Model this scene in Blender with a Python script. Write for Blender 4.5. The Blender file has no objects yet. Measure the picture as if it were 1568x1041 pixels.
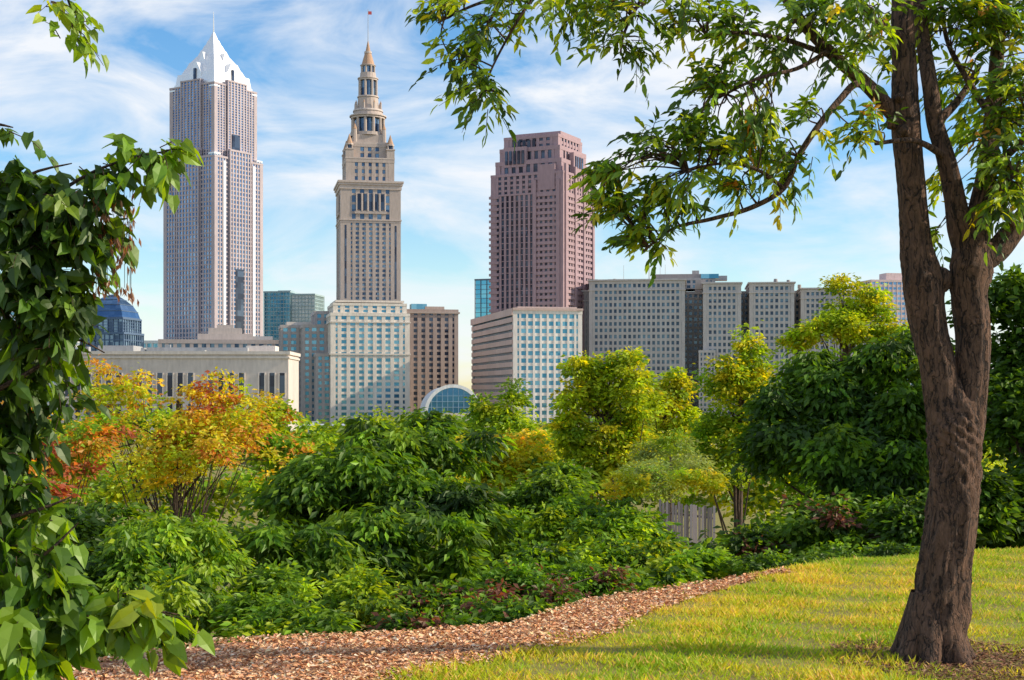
import bpy, math, random
import numpy as np
from mathutils import Vector
rng=np.random.default_rng(7); random.seed(7)
F=2178.0; HZ=600.0; EYE=1.7; VAL=-15.0
def S(px,py,D): return np.array([(px-784)*D/F, D, EYE+(HZ-py)*D/F])
scn=bpy.context.scene
# ------------------------------------------------------------------ materials
def newmat(n):
    m=bpy.data.materials.new(n); m.use_nodes=True; nt=m.node_tree; nt.nodes.clear(); return m,nt
def nd(nt,t,**k):
    n=nt.nodes.new(t)
    for a,b in k.items(): setattr(n,a,b)
    return n
def stone(name,c,var=.2,rough=.85,scale=.05,metal=0,fine=1.2):
    m,nt=newmat(name); L=nt.links.new
    out=nd(nt,'ShaderNodeOutputMaterial'); p=nd(nt,'ShaderNodeBsdfPrincipled')
    tc=nd(nt,'ShaderNodeTexCoord'); mp=nd(nt,'ShaderNodeMapping'); mp.inputs['Scale'].default_value=(1,1,.25)
    n1=nd(nt,'ShaderNodeTexNoise'); n1.inputs['Scale'].default_value=scale; n1.inputs['Detail'].default_value=6
    n2=nd(nt,'ShaderNodeTexNoise'); n2.inputs['Scale'].default_value=fine; n2.inputs['Detail'].default_value=3
    L(tc.outputs['Object'],mp.inputs[0]); L(mp.outputs[0],n1.inputs[0]); L(mp.outputs[0],n2.inputs[0])
    ad=nd(nt,'ShaderNodeMath',operation='ADD'); L(n1.outputs[0],ad.inputs[0]); L(n2.outputs[0],ad.inputs[1])
    mr=nd(nt,'ShaderNodeMapRange'); mr.inputs[1].default_value=.6; mr.inputs[2].default_value=1.4
    mr.inputs[3].default_value=1-var; mr.inputs[4].default_value=1+var; L(ad.outputs[0],mr.inputs[0])
    mx=nd(nt,'ShaderNodeVectorMath',operation='SCALE'); mx.inputs[0].default_value=c; L(mr.outputs[0],mx.inputs['Scale'])
    L(mx.outputs[0],p.inputs['Base Color']); p.inputs['Roughness'].default_value=rough; p.inputs['Metallic'].default_value=metal
    L(p.outputs[0],out.inputs[0]); return m
def glass(name,c1,c2,cell=(3.2,3.2,3.7),rough=.12,metal=.75):
    m,nt=newmat(name); L=nt.links.new
    out=nd(nt,'ShaderNodeOutputMaterial'); p=nd(nt,'ShaderNodeBsdfPrincipled')
    tc=nd(nt,'ShaderNodeTexCoord'); sn=nd(nt,'ShaderNodeVectorMath',operation='SNAP'); sn.inputs[1].default_value=cell
    wn=nd(nt,'ShaderNodeTexWhiteNoise'); L(tc.outputs['Object'],sn.inputs[0]); L(sn.outputs[0],wn.inputs[0])
    pw=nd(nt,'ShaderNodeMath',operation='POWER'); pw.inputs[1].default_value=1.6; L(wn.outputs[0],pw.inputs[0])
    mx=nd(nt,'ShaderNodeMix',data_type='RGBA'); mx.inputs[6].default_value=(*c1,1); mx.inputs[7].default_value=(*c2,1)
    L(pw.outputs[0],mx.inputs[0]); L(mx.outputs[2],p.inputs['Base Color'])
    p.inputs['Roughness'].default_value=rough; p.inputs['Metallic'].default_value=metal
    L(p.outputs[0],out.inputs[0]); return m
def leafmat(name,trans=.48,gloss=.03,tb=(1.9,1.55,.55)):
    m,nt=newmat(name); L=nt.links.new
    out=nd(nt,'ShaderNodeOutputMaterial'); at=nd(nt,'ShaderNodeAttribute',attribute_name='Col')
    d=nd(nt,'ShaderNodeBsdfDiffuse'); t=nd(nt,'ShaderNodeBsdfTranslucent'); g=nd(nt,'ShaderNodeBsdfGlossy'); g.inputs['Roughness'].default_value=.5
    g.inputs['Color'].default_value=(.8,.9,.7,1)
    ml=nd(nt,'ShaderNodeVectorMath',operation='MULTIPLY'); ml.inputs[1].default_value=tb
    L(at.outputs['Color'],d.inputs[0]); L(at.outputs['Color'],ml.inputs[0]); L(ml.outputs[0],t.inputs[0])
    m1=nd(nt,'ShaderNodeMixShader'); m1.inputs[0].default_value=trans; L(d.outputs[0],m1.inputs[1]); L(t.outputs[0],m1.inputs[2])
    m2=nd(nt,'ShaderNodeMixShader'); m2.inputs[0].default_value=gloss; L(m1.outputs[0],m2.inputs[1]); L(g.outputs[0],m2.inputs[2])
    L(m2.outputs[0],out.inputs[0]); return m
def barkmat(name,c1,c2,sc=14,bump=.6):
    m,nt=newmat(name); L=nt.links.new
    out=nd(nt,'ShaderNodeOutputMaterial'); p=nd(nt,'ShaderNodeBsdfPrincipled'); p.inputs['Roughness'].default_value=.9
    tc=nd(nt,'ShaderNodeTexCoord'); mp=nd(nt,'ShaderNodeMapping'); mp.inputs['Scale'].default_value=(1,1,.15)
    n0=nd(nt,'ShaderNodeTexNoise'); n0.inputs['Scale'].default_value=5; n0.inputs['Detail'].default_value=4
    av=nd(nt,'ShaderNodeVectorMath',operation='MULTIPLY_ADD'); av.inputs[1].default_value=(.10,.10,.8)
    L(tc.outputs['Object'],n0.inputs[0]); L(n0.outputs['Color'],av.inputs[0]); L(tc.outputs['Object'],av.inputs[2])
    n=nd(nt,'ShaderNodeTexNoise'); n.inputs['Scale'].default_value=sc*3.2; n.inputs['Detail'].default_value=9; n.inputs['Roughness'].default_value=.72
    L(av.outputs[0],mp.inputs[0]); L(mp.outputs[0],n.inputs[0])
    n2=nd(nt,'ShaderNodeTexNoise'); n2.inputs['Scale'].default_value=6; n2.inputs['Detail'].default_value=6; L(tc.outputs['Object'],n2.inputs[0])
    mu=nd(nt,'ShaderNodeMath',operation='MULTIPLY_ADD'); mu.inputs[1].default_value=.35; L(n2.outputs[0],mu.inputs[0]); L(n.outputs[0],mu.inputs[2])
    # ridged noise = vertical fissures
    n3=nd(nt,'ShaderNodeTexNoise'); n3.inputs['Scale'].default_value=sc*1.7; n3.inputs['Detail'].default_value=3; L(mp.outputs[0],n3.inputs[0])
    s3=nd(nt,'ShaderNodeMath',operation='SUBTRACT'); s3.inputs[1].default_value=.5; L(n3.outputs[0],s3.inputs[0])
    a3=nd(nt,'ShaderNodeMath',operation='ABSOLUTE'); L(s3.outputs[0],a3.inputs[0])
    r3=nd(nt,'ShaderNodeMapRange'); r3.inputs[1].default_value=0; r3.inputs[2].default_value=.055; r3.inputs[3].default_value=-.22; r3.inputs[4].default_value=0; L(a3.outputs[0],r3.inputs[0])
    fi=nd(nt,'ShaderNodeMath',operation='ADD'); L(mu.outputs[0],fi.inputs[0]); L(r3.outputs[0],fi.inputs[1])
    cr=nd(nt,'ShaderNodeValToRGB'); cr.color_ramp.elements[0].color=(*c1,1); cr.color_ramp.elements[0].position=.46; cr.color_ramp.elements[1].color=(*c2,1); cr.color_ramp.elements[1].position=.80
    L(fi.outputs[0],cr.inputs[0]); L(cr.outputs[0],p.inputs['Base Color'])
    b=nd(nt,'ShaderNodeBump'); b.inputs['Strength'].default_value=bump; b.inputs['Distance'].default_value=.08; L(fi.outputs[0],b.inputs['Height']); L(b.outputs[0],p.inputs['Normal'])
    L(p.outputs[0],out.inputs[0]); return m
def noisemat(name,cols,scale=3,detail=8,bump=.4,dist=.03):
    m,nt=newmat(name); L=nt.links.new
    out=nd(nt,'ShaderNodeOutputMaterial'); p=nd(nt,'ShaderNodeBsdfPrincipled'); p.inputs['Roughness'].default_value=.95
    tc=nd(nt,'ShaderNodeTexCoord'); n=nd(nt,'ShaderNodeTexNoise'); n.inputs['Scale'].default_value=scale; n.inputs['Detail'].default_value=detail; n.inputs['Roughness'].default_value=.7
    L(tc.outputs['Object'],n.inputs[0]); cr=nd(nt,'ShaderNodeValToRGB'); e=cr.color_ramp.elements
    e[0].position=.3; e[0].color=(*cols[0],1); e[1].position=.7; e[1].color=(*cols[-1],1)
    for i,c in enumerate(cols[1:-1]): x=e.new(.3+.4*(i+1)/(len(cols)-1)); x.color=(*c,1)
    L(n.outputs[0],cr.inputs[0]); L(cr.outputs[0],p.inputs['Base Color'])
    b=nd(nt,'ShaderNodeBump'); b.inputs['Strength'].default_value=bump; b.inputs['Distance'].default_value=dist; L(n.outputs[0],b.inputs['Height']); L(b.outputs[0],p.inputs['Normal'])
    L(p.outputs[0],out.inputs[0]); return m
M_leaf=leafmat('leaf'); M_leafN=leafmat('leaf_near',.5,.05,(2.1,1.65,.5)); M_grass=leafmat('grass_blade',.5,.02,(1.4,1.2,.6))
M_bark=barkmat('bark',(.028,.015,.011),(.30,.165,.105),14,1.0); M_bark2=barkmat('bark_far',(.03,.02,.015),(.14,.09,.06),6,.3)
M_chip=leafmat('wood_chip',.0,.02)
# ------------------------------------------------------------------ mesh helper
class MB:
    def __init__(s): s.V=[];s.Q=[];s.C=[];s.M=[];s.SM=[];s.n=0
    def add(s,V,Q,C,mi=0,smooth=False):
        V=np.asarray(V,float).reshape(-1,3); Q=np.asarray(Q,int).reshape(-1,4)
        C=np.asarray(C,float)
        if C.ndim==1: C=np.tile(C,(len(V),1))
        s.V.append(V); s.Q.append(Q+s.n); s.C.append(C); s.M.append(np.full(len(Q),mi)); s.SM.append(np.full(len(Q),smooth)); s.n+=len(V)
    def make(s,name,mats,parent=None):
        V=np.concatenate(s.V);Q=np.concatenate(s.Q);C=np.concatenate(s.C);M=np.concatenate(s.M);SM=np.concatenate(s.SM)
        me=bpy.data.meshes.new(name); me.vertices.add(len(V)); me.vertices.foreach_set('co',V.astype(np.float32).ravel())
        me.loops.add(len(Q)*4); me.loops.foreach_set('vertex_index',Q.astype(np.int32).ravel())
        me.polygons.add(len(Q)); me.polygons.foreach_set('loop_start',np.arange(0,len(Q)*4,4,dtype=np.int32))
        for m in mats: me.materials.append(m)
        me.polygons.foreach_set('material_index',M.astype(np.int32)); me.polygons.foreach_set('use_smooth',SM.astype(bool))
        ca=me.color_attributes.new('Col','FLOAT_COLOR','POINT'); ca.data.foreach_set('color',np.hstack([np.clip(C,0,1),np.ones((len(C),1))]).astype(np.float32).ravel())
        me.update(calc_edges=True)
        ob=bpy.data.objects.new(name,me); scn.collection.objects.link(ob)
        if parent: ob.parent=parent
        return ob
def nrm(a): return a/np.maximum(np.linalg.norm(a,axis=-1,keepdims=True),1e-9)
def tube(mb,pts,rad,seg=8,mi=1,ridge=0,col=(.1,.07,.05),sub=1):
    pts=np.asarray(pts,float); rad=np.asarray(rad,float)
    if sub>1:
        P=[];R=[]; n=len(pts)
        for i in range(n-1):
            p0=pts[max(i-1,0)];p1=pts[i];p2=pts[i+1];p3=pts[min(i+2,n-1)]
            for k in range(sub):
                u=k/sub; P.append(.5*((2*p1)+(-p0+p2)*u+(2*p0-5*p1+4*p2-p3)*u*u+(-p0+3*p1-3*p2+p3)*u**3)); R.append(rad[i]*(1-u)+rad[i+1]*u)
        P.append(pts[-1]);R.append(rad[-1]); pts=np.array(P);rad=np.array(R)
    n=len(pts); T=nrm(np.gradient(pts,axis=0)); ref=np.array([0,1.,0.02]) if abs(T[0][1])<.8 else np.array([1.,0,0])
    A=nrm(np.cross(T,ref)); B=np.cross(T,A); an=np.linspace(0,2*math.pi,seg,endpoint=False)
    rr=np.ones((n,seg))
    if ridge:
        s=np.arange(n)[:,None]
        rr+=ridge*(.5*np.sin(an*5+s*.13+1)+.45*np.sin(an*11+s*.21*np.cos(s*.05))+.35*np.sin(an*3-s*.3)+.3*np.sin(an*17+s*.1)+.5*rng.normal(0,.3,(n,seg)))
    V=pts[:,None,:]+(rad[:,None]*rr)[:,:,None]*(np.cos(an)[None,:,None]*A[:,None,:]+np.sin(an)[None,:,None]*B[:,None,:])
    i=np.arange(n-1)[:,None]*seg; j=np.arange(seg)[None,:]; j2=(j+1)%seg
    Q=np.stack([i+j,i+j2,i+seg+j2,i+seg+j],-1)
    mb.add(V,Q,col,mi,True)
def leaves(mb,P,Dr,N,Ln,wr,C,kind=0,mi=0,curl=.25):
    P=np.asarray(P);n=len(P); Dr=nrm(Dr); Sd=nrm(np.cross(Dr,N)); N=np.cross(Sd,Dr); Ln=np.broadcast_to(Ln,(n,))[:,None]; W=Ln*wr
    if kind==0:
        V=np.stack([P,P+Dr*Ln*.45+Sd*W*.5+N*W*.18,P+Dr*Ln,P+Dr*Ln*.45-Sd*W*.5+N*W*.18],1); k=4; q=np.array([[0,1,2,3]])
    else:
        def pt(u,v,w): return P+Dr*Ln*u+Sd*W*v+N*(W*w-Ln*curl*u*u)
        V=np.stack([pt(0,0,0),pt(.5,0,0),pt(1,0,0),pt(.1 if kind==1 else -.08,.3,.06),pt(.5,.42,.12),pt(.8,.2,.06),pt(.1 if kind==1 else -.08,-.3,.06),pt(.5,-.42,.12),pt(.8,-.2,.06)],1); k=9
        if kind==2: 
            V[:,3]=pt(-.05,.38,.08);V[:,6]=pt(-.05,-.38,.08);V[:,4]=pt(.4,.5,.12);V[:,7]=pt(.4,-.5,.12)
        q=np.array([[0,3,4,1],[1,4,5,2],[0,1,7,6],[1,2,8,7]])
    Q=(np.arange(n)[:,None,None]*k+q[None]).reshape(-1,4)
    mb.add(V.reshape(-1,3),Q,np.repeat(C,k,axis=0),mi,False)
G_D=(.036,.085,.006);G_M=(.085,.18,.008);G_B=(.18,.32,.012);LIME=(.34,.46,.014);YG=(.50,.50,.016);YEL=(.62,.50,.03);ORG=(.56,.28,.04);RED=(.44,.12,.05);MAR=(.17,.06,.04)
def pick(pal,n,j=.18):
    cs=np.array([c for c,w in pal]);w=np.array([w for c,w in pal],float);w/=w.sum()
    c=cs[rng.choice(len(cs),n,p=w)]; return c*rng.uniform(1-j,1+j,(n,1))*rng.uniform(.92,1.08,(n,3))
# terrain -----------------------------------------------------------
EX=[-60,-30,-6,-4,-2.7,-1.9,-.8,0,.6,2,3.3,5.4,10,30,60]; EY=[0,2,6.6,7.9,8.6,9.45,9.75,10.1,11.3,12.8,14,15.1,17,19,20]
LX=[-8,-5,-3,-1.8,-.86,-.02,.67,1.1,2.0,2.4]; LY=[3.5,5,6.5,7.5,8.35,9.1,9.95,11.1,12.6,13.2]
def edge(x): return np.interp(x,EX,EY)
def low(x): return np.interp(x,LX,LY)
def hgt(x,y):
    x=np.asarray(x,float);y=np.asarray(y,float); t=np.maximum(y-edge(x)-.1,0); t2=t*t/(t+1.2)
    z=VAL*(1-np.exp(-t2/38)); return z+.03*np.sin(x*.9+1)*np.cos(y*.7)*(t<=0)+.25*np.sin(x*.4)*np.sin(y*.31)*np.clip(t/6,0,1)
def warp(n,near,far,p): u=np.linspace(-1,1,n); return np.sign(u)*(near*np.abs(u)+far*np.abs(u)**p)
gx=warp(261,25,5000,7); v=np.linspace(0,1,260); gy=-20+70*v+6000*v**7
X,Y=np.meshgrid(gx,gy); Zg=hgt(X,Y)-.0
mb=MB(); nx=len(gx); i=np.arange(len(gy)-1)[:,None]*nx; j=np.arange(nx-1)[None]
mb.add(np.stack([X,Y,Zg],-1),np.stack([i+j,i+j+1,i+nx+j+1,i+nx+j],-1),(.1,.1,.05),0,True)
mb.make('ground',[noisemat('ground_turf',[(.15,.10,.04),(.24,.20,.04),(.24,.24,.03)],1.4,9,.5,.03)])
mb=MB(); xs=np.linspace(-8,2.35,150); vs=np.linspace(0,1,12)
XX=np.repeat(xs[:,None],12,1); YY=low(xs)[:,None]*(1-vs)+(edge(xs)[:,None]+.15)*vs; YY[:,0]+=.08*np.sin(xs*9)+.05*np.sin(xs*23)
i=np.arange(149)[:,None]*12;j=np.arange(11)[None]
mb.add(np.stack([XX,YY,hgt(XX,YY)+.012],-1),np.stack([i+j,i+j+1,i+12+j+1,i+12+j],-1)[:,:,::-1],(.2,.1,.06),0,True)
n=80000; x=rng.uniform(-6,2.6,n); v=rng.uniform(-.14,1.08,n)+rng.normal(0,.05,n); y=low(x)*(1-v)+(edge(x)+.1)*v; z=hgt(x,y)+rng.uniform(.012,.035,n)
k=(rng.uniform(0,1,n)<np.clip((edge(x)-low(x))/1.6,.15,1)); x,y,z=x[k],y[k],z[k]; n=len(x)
a=rng.uniform(0,6.28,n); Dr=np.stack([np.cos(a),np.sin(a),rng.normal(0,.3,n)],1); N=nrm(np.stack([rng.normal(.1,.35,n),rng.normal(0,.35,n),np.ones(n)],1))
cc=pick([((.76,.40,.20),4),((.88,.58,.34),3),((.58,.26,.12),3),((.2,.10,.06),.8),((.9,.7,.5),.8)],n,.2)
leaves(mb,np.stack([x,y,z],1),Dr,N,rng.uniform(.02,.05,n),rng.uniform(.3,.6,(n,1)),cc,0,1)
n=5000; r=np.sqrt(rng.random(n))*.75; a=rng.uniform(0,6.28,n); x=2.85+r*np.cos(a)*1.1; y=9.05+r*np.sin(a); a=rng.uniform(0,6.28,n)
leaves(mb,np.stack([x,y,hgt(x,y)+rng.uniform(.006,.02,n)],1),np.stack([np.cos(a),np.sin(a),rng.normal(0,.2,n)],1),np.tile([0,0,1.],(n,1)),rng.uniform(.02,.06,n),rng.uniform(.2,.6,(n,1)),pick([((.3,.15,.08),3),((.16,.08,.05),3),((.5,.3,.18),1)],n),0,1)
mb.make('mulch_path',[noisemat('mulch',[(.24,.11,.06),(.48,.25,.14),(.66,.38,.22)],30,8,.7,.03),M_chip])
# grass
mb=MB(); n=520000; x=rng.uniform(-4,10,n); y=rng.uniform(5.5,17.5,n)
ragged=.09*np.sin(x*9)+.06*np.sin(x*23)+rng.normal(0,.09,n)
inpath=(y>low(x)+ragged)&(x<2.25); ok=(y<edge(x)+.6)&(~inpath)&(x>-.30*y-.6)&(x<.48*y+.6)
dt=np.hypot((x-2.85)*.8,y-9.05); ok&=(dt>.28+.5*rng.random(n)**1.5)
x,y=x[ok],y[ok]; n=len(x)
pt=np.sin(x*1.3+np.sin(y*1.1)*1.5)*np.cos(y*1.7+np.sin(x*2.3))+.6*np.sin(x*5.1+y*3.3+2*np.sin(y*2))*np.sin(y*6.3-x*2)+rng.normal(0,.5,n)
c1=np.array([.32,.50,.018]);c2=np.array([.76,.66,.04]);c3=np.array([.84,.56,.16])
w=np.clip(pt*.5+.48,0,1)[:,None]; cc=c1*(1-w)+c2*w; s=(rng.random(n)<.13+.26*(pt>.8))[:,None]; cc=np.where(s,c3,cc)*rng.uniform(.7,1.2,(n,1))
a=rng.uniform(0,6.28,n); Dr=np.stack([np.cos(a)*.6,np.sin(a)*.6,rng.uniform(.4,1,n)],1); N=nrm(np.stack([np.cos(a)*.3+rng.normal(0,.3,n)+.4,np.sin(a)*.3-.5,np.ones(n)*.6],1))
hh=rng.uniform(.02,.065,n)*(1+.5*np.sin(x*4+y*3)*np.sin(y*5-x)+.35*(rng.random(n)<.06))
leaves(mb,np.stack([x,y,hgt(x,y)-.003],1),Dr,N,hh,.13*np.ones((n,1))+rng.uniform(0,.08,(n,1)),cc,0,0)
mb.make('grass',[M_grass])
# ------------------------------------------------------------------ buildings
class B:
    def __init__(s,name,px,D,rot):
        s.name=name;s.D=D;s.s=D/F;s.x=(px-784)*D/F;s.rot=math.radians(rot);s.p={}
    def z(s,py): return EYE+(HZ-py)*s.s-VAL
    def _a(s,part,V,Q): s.p.setdefault(part,MB()).add(V,Q,(.5,.5,.5))
    def fr(s,part,cx,cy,z0,z1,w0,d0,w1=None,d1=None):
        if w1 is None:w1,d1=w0,d0
        V=[(cx-w0/2,cy-d0/2,z0),(cx+w0/2,cy-d0/2,z0),(cx+w0/2,cy+d0/2,z0),(cx-w0/2,cy+d0/2,z0),(cx-w1/2,cy-d1/2,z1),(cx+w1/2,cy-d1/2,z1),(cx+w1/2,cy+d1/2,z1),(cx-w1/2,cy+d1/2,z1)]
        s._a(part,V,[[0,3,2,1],[4,5,6,7],[0,1,5,4],[1,2,6,5],[2,3,7,6],[3,0,4,7]])
    def cyl(s,part,cx,cy,z0,z1,r0,r1,n=16):
        a=np.linspace(0,2*math.pi,n,endpoint=False)+math.pi/n
        V=[(cx+r0*math.cos(t),cy+r0*math.sin(t),z0) for t in a]+[(cx+r1*math.cos(t),cy+r1*math.sin(t),z1) for t in a]+[(cx,cy,z1)]
        Q=[[i,(i+1)%n,n+(i+1)%n,n+i] for i in range(n)]+[[n+i,n+(i+1)%n,n+(i+2)%n,2*n] for i in range(0,n,2)]
        s._a(part,V,Q)
    def block(s,cx,cy,z0,z1,w,d,nx,ny,nf,wall='walls',gl='windows',pw=.45,sh=.45,cor=1.6,ins=.45,proud=.25,par=.8):
        s.fr(gl,cx,cy,z0,z1-.2,w-2*ins,d-2*ins)
        bx=w/nx;by=d/ny
        for i in range(1,nx): s.fr(wall,cx-w/2+i*bx,cy,z0,z1,bx*pw,d-.02)
        for i in range(1,ny): s.fr(wall,cx,cy-d/2+i*by,z0,z1-.05,w-.06,by*pw)
        for a in(-1,1):
            for b in(-1,1): s.fr(wall,cx+a*(w/2-cor/2+.04),cy+b*(d/2-cor/2+.04),z0,z1+.1,cor,cor)
        fh=(z1-z0)/nf
        for k in range(nf+1):
            zz=z0+k*fh; s.fr(wall,cx,cy,max(z0,zz-fh*sh/2),zz+fh*sh/2 if k<nf else z1+par,w-2*proud if k<nf else w+.3,d-2*proud if k<nf else d+.3)
    def done(s,mats):
        e=bpy.data.objects.new(s.name,None); scn.collection.objects.link(e); e.location=(s.x,s.D,VAL); e.rotation_euler=(0,0,s.rot)
        for k,m in s.p.items(): m.make(k,[mats[k]],e)
        return e
g_blue=glass('glass_blue',(.09,.19,.36),(.26,.41,.60)); g_dark=glass('glass_dark',(.02,.025,.05),(.09,.13,.2),metal=.3); g_teal=glass('glass_teal',(.05,.22,.36),(.2,.45,.6),metal=.6)
g_cur=glass('glass_curtain',(.08,.34,.5),(.18,.48,.6),(4,4,4),.08,.8); g_mid=glass('glass_mid',(.025,.06,.13),(.22,.34,.46),metal=.4)
roofm=stone('roof_grey',(.4,.4,.4))
b=B('skyscraper_with_pyramid_crown',327,950,-32); z=b.z; m=b.s
b.block(0,0,0,z(250),46,46,18,18,58,pw=.40,sh=.34,cor=2.6)
b.block(0,0,z(250),z(140),40.4,40.4,16,16,28,pw=.40,sh=.34,cor=2.6)
for ax in((0,-1),(1,0),(-1,0),(0,1)):
    w,d=(20,3) if ax[0]==0 else (3,20)
    b.block(ax[0]*22.9,ax[1]*22.9,0,z(238),w,d,7 if w>5 else 1,7 if d>5 else 1,60,pw=.4,sh=.32,cor=1)
    b.block(ax[0]*20.2,ax[1]*20.2,z(238),z(133),w*.9,d*.9,6 if w>5 else 1,6 if d>5 else 1,27,pw=.4,sh=.32,cor=1)
for sx in(-1,1):
    for sy in(-1,1):
        b.block(sx*20.0,sy*20.0,z(262),z(246),5.2,5.2,2,2,4,wall='crown',gl='corner_glass',pw=.2,sh=.2,cor=.3)
        b.block(sx*17.8,sy*17.8,z(165),z(144),4.6,4.6,2,2,5,wall='crown',gl='corner_glass',pw=.2,sh=.2,cor=.3)
b.fr('dark_slots',24.2,-1,z(522),z(415),.6,7.5); b.fr('dark_slots',21.8,-2,z(240),z(212),.6,7)  # dark strips laid on the face, standing in for shade in recessed slots
for y0 in(-14,14): b.fr('crown',23.15,y0,0,z(255),.5,2.2)
b.fr('crown',0,0,z(140)+.9,z(134),36,36); b.fr('crown',0,0,z(134),z(118),35,35,33,33)
pp=[(118,30),(108,25.5),(98,21.5),(88,15),(78,11),(70,7.5),(62,4.5),(50,.5)]
for (a0,w0),(a1,w1) in zip(pp[:-1],pp[1:]): b.fr('crown',0,0,z(a0),z(a1),w0,w0,w1+.6,w1+.6)
for ang in range(4):
    c,sn=math.cos(ang*math.pi/2),math.sin(ang*math.pi/2)
    def R(x,y,zq): return (x*c-y*sn,x*sn+y*c,zq)
    for (yy,hw,zb,zt,yb) in((-17.3,6.5,z(136),z(102),-8),(-11.2,3.2,z(112),z(84),-3)):
        zm=zb*.5+zt*.5; V=[R(-hw,yy,zb),R(hw,yy,zb),R(hw*.8,yy+.2,zm),R(-hw*.8,yy+.2,zm),R(hw*.12,yy+.6,zt),R(-hw*.12,yy+.6,zt),R(-hw,yb,zb),R(hw,yb,zb),R(hw*.8,yb,zm),R(-hw*.8,yb,zm),R(hw*.12,yb,zt),R(-hw*.12,yb,zt)]
        b._a('crown',V,[[0,1,2,3],[3,2,4,5],[1,7,8,2],[2,8,10,4],[6,0,3,9],[9,3,5,11],[5,4,10,11]])
    x_,y_,_=R(0,-17.5,0); b.fr('dark_slots',x_,y_,z(133),z(112),2.2 if abs(x_)<1 else .5,.5 if abs(x_)<1 else 2.2)
b.cyl('spire',0,0,z(52),z(18),.45,.15,8)
b.done({'walls':stone('granite_rose',(.47,.40,.42)),'windows':g_blue,'corner_glass':g_teal,'crown':stone('steel_crown',(.85,.85,.86),.05,.4,metal=.35),'dark_slots':g_dark,'spire':stone('spire_white',(.8,.8,.8))})
b=B('stone_spire_tower',563.5,720,11); z=b.z
W=29.8
b.block(0,0,0,z(345),W,W,9,9,44,pw=.48,sh=.42,cor=5,ins=.6)
b.block(0,0,z(345),z(290),W,W,7,7,4,pw=.5,sh=.25,cor=5.6)
for a in range(4):
    c,sn=round(math.cos(a*math.pi/2)),round(math.sin(a*math.pi/2))
    for k in range(-2,3):
        x,y=k*2.9,-(W/2+.1); b.fr('loggia',x*c-y*sn,x*sn+y*c,z(327),z(303),1.7 if c else .5,.5 if c else 1.7)
        for dx in(-1.25,1.25):
            x1=x+dx; y1=-(W/2+.45); b.cyl('cornice',x1*c-y1*sn,x1*sn+y1*c,z(329),z(302),.32,.28,6)
    for k in(-1,1):   # corner pilaster windows
        for f in range(40):
            x,y=k*12.4,-(W/2+.05); zf=z(460)+f*(z(350)-z(460))/40; b.fr('loggia',x*c-y*sn,x*sn+y*c,zf,zf+.9,.9 if c else .12,.12 if c else .9)
    b.fr('walls',(W/2+.3)*sn,-(W/2+.3)*c,z(333),z(329),16 if c else .6,.6 if c else 16)
b.fr('cornice',0,0,z(343),z(341),W+.9,W+.9); b.fr('cornice',0,0,z(296),z(290),W+.9,W+.9); b.fr('cornice',0,0,z(290),z(286.5),W+1.9,W+1.9);b.fr('cornice',0,0,z(286.5),z(283.5),W+2.8,W+2.8)
w2=24.0
b.block(0,0,z(283.5),z(252),w2,w2,7,7,3,pw=.55,sh=.45,cor=3,ins=.7); b.fr('cornice',0,0,z(252)+.9,z(247),w2+.5,w2+.5)
b.block(0,0,z(247),z(228),18.6,18.6,5,5,2,pw=.5,sh=.35,cor=3,ins=.7)
b.fr('cornice',0,0,z(228)+.9,z(222),18.2,18.2); b.fr('walls',0,0,z(222),z(210),15.8,15.8)
for sx in(-1,1):
    for sy in(-1,1):
        x,y=sx*10.2,sy*10.2
        b.fr('walls',x,y,z(247),z(235),3.9,3.9); b.fr('cornice',x,y,z(235),z(233.5),4.5,4.5)
        for ex in(-1,1):
            for ey in(-1,1): b.cyl('walls',x+ex*1.3,y+ey*1.3,z(233.5),z(228),.4,.4,6)
        b.cyl('loggia',x,y,z(233.5),z(228),1.1,1.1,8); b.cyl('cornice',x,y,z(228),z(226),2.1,2.1,8); b.cyl('cap',x,y,z(226),z(211),1.8,.1,8)
        b.cyl('walls',sx*7.3,sy*7.3,z(222),z(202),1.3,1.1,8); b.cyl('cap',sx*7.3,sy*7.3,z(202),z(192),1.2,.1,8)
def drum(r,y0,y1,n,colr,entab):
    b.cyl('windows',0,0,z(y0),z(y1),r*.78,r*.78,24)
    for k in range(n):
        t=2*math.pi*(k+.5)/n; b.cyl('walls',r*.93*math.cos(t),r*.93*math.sin(t),z(y0),z(y1),colr,colr*.9,8)
    b.cyl('cornice',0,0,z(y1),z(y1-entab*.6),r*1.02,r*1.02,24); b.cyl('cornice',0,0,z(y1-entab*.6),z(y1-entab),r*1.1,r*1.1,24)
b.cyl('walls',0,0,z(210),z(205),8.9,8.7,24); drum(8.5,205,183,12,.8,5); b.cyl('walls',0,0,z(178),z(172),7.6,7.3,24); b.cyl('cornice',0,0,z(172),z(169),7.7,7.4,24)
for k in range(8):
    t=2*math.pi*(k+.5)/8; b.cyl('walls',6.7*math.cos(t),6.7*math.sin(t),z(169),z(160),.6,.5,6); b.cyl('cap',6.7*math.cos(t),6.7*math.sin(t),z(160),z(155),.55,.05,6)
b.cyl('walls',0,0,z(169),z(150),5.7,5.1,16); b.cyl('cornice',0,0,z(150),z(148),5.5,5.4,16); drum(4.8,148,124,8,.65,4); b.cyl('walls',0,0,z(120),z(112),4.2,3.9,16)
drum(3.6,112,102,8,.5,2); b.cyl('cap',0,0,z(100),z(80),3.4,1.5,16); b.cyl('cornice',0,0,z(82),z(79),1.9,1.9,12); b.cyl('cap',0,0,z(79),z(62),1.3,.15,12)
b.cyl('flagpole',0,0,z(63),z(14),.18,.1,6); b.fr('flag',.9,0,z(22),z(17),1.9,.08)
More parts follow.
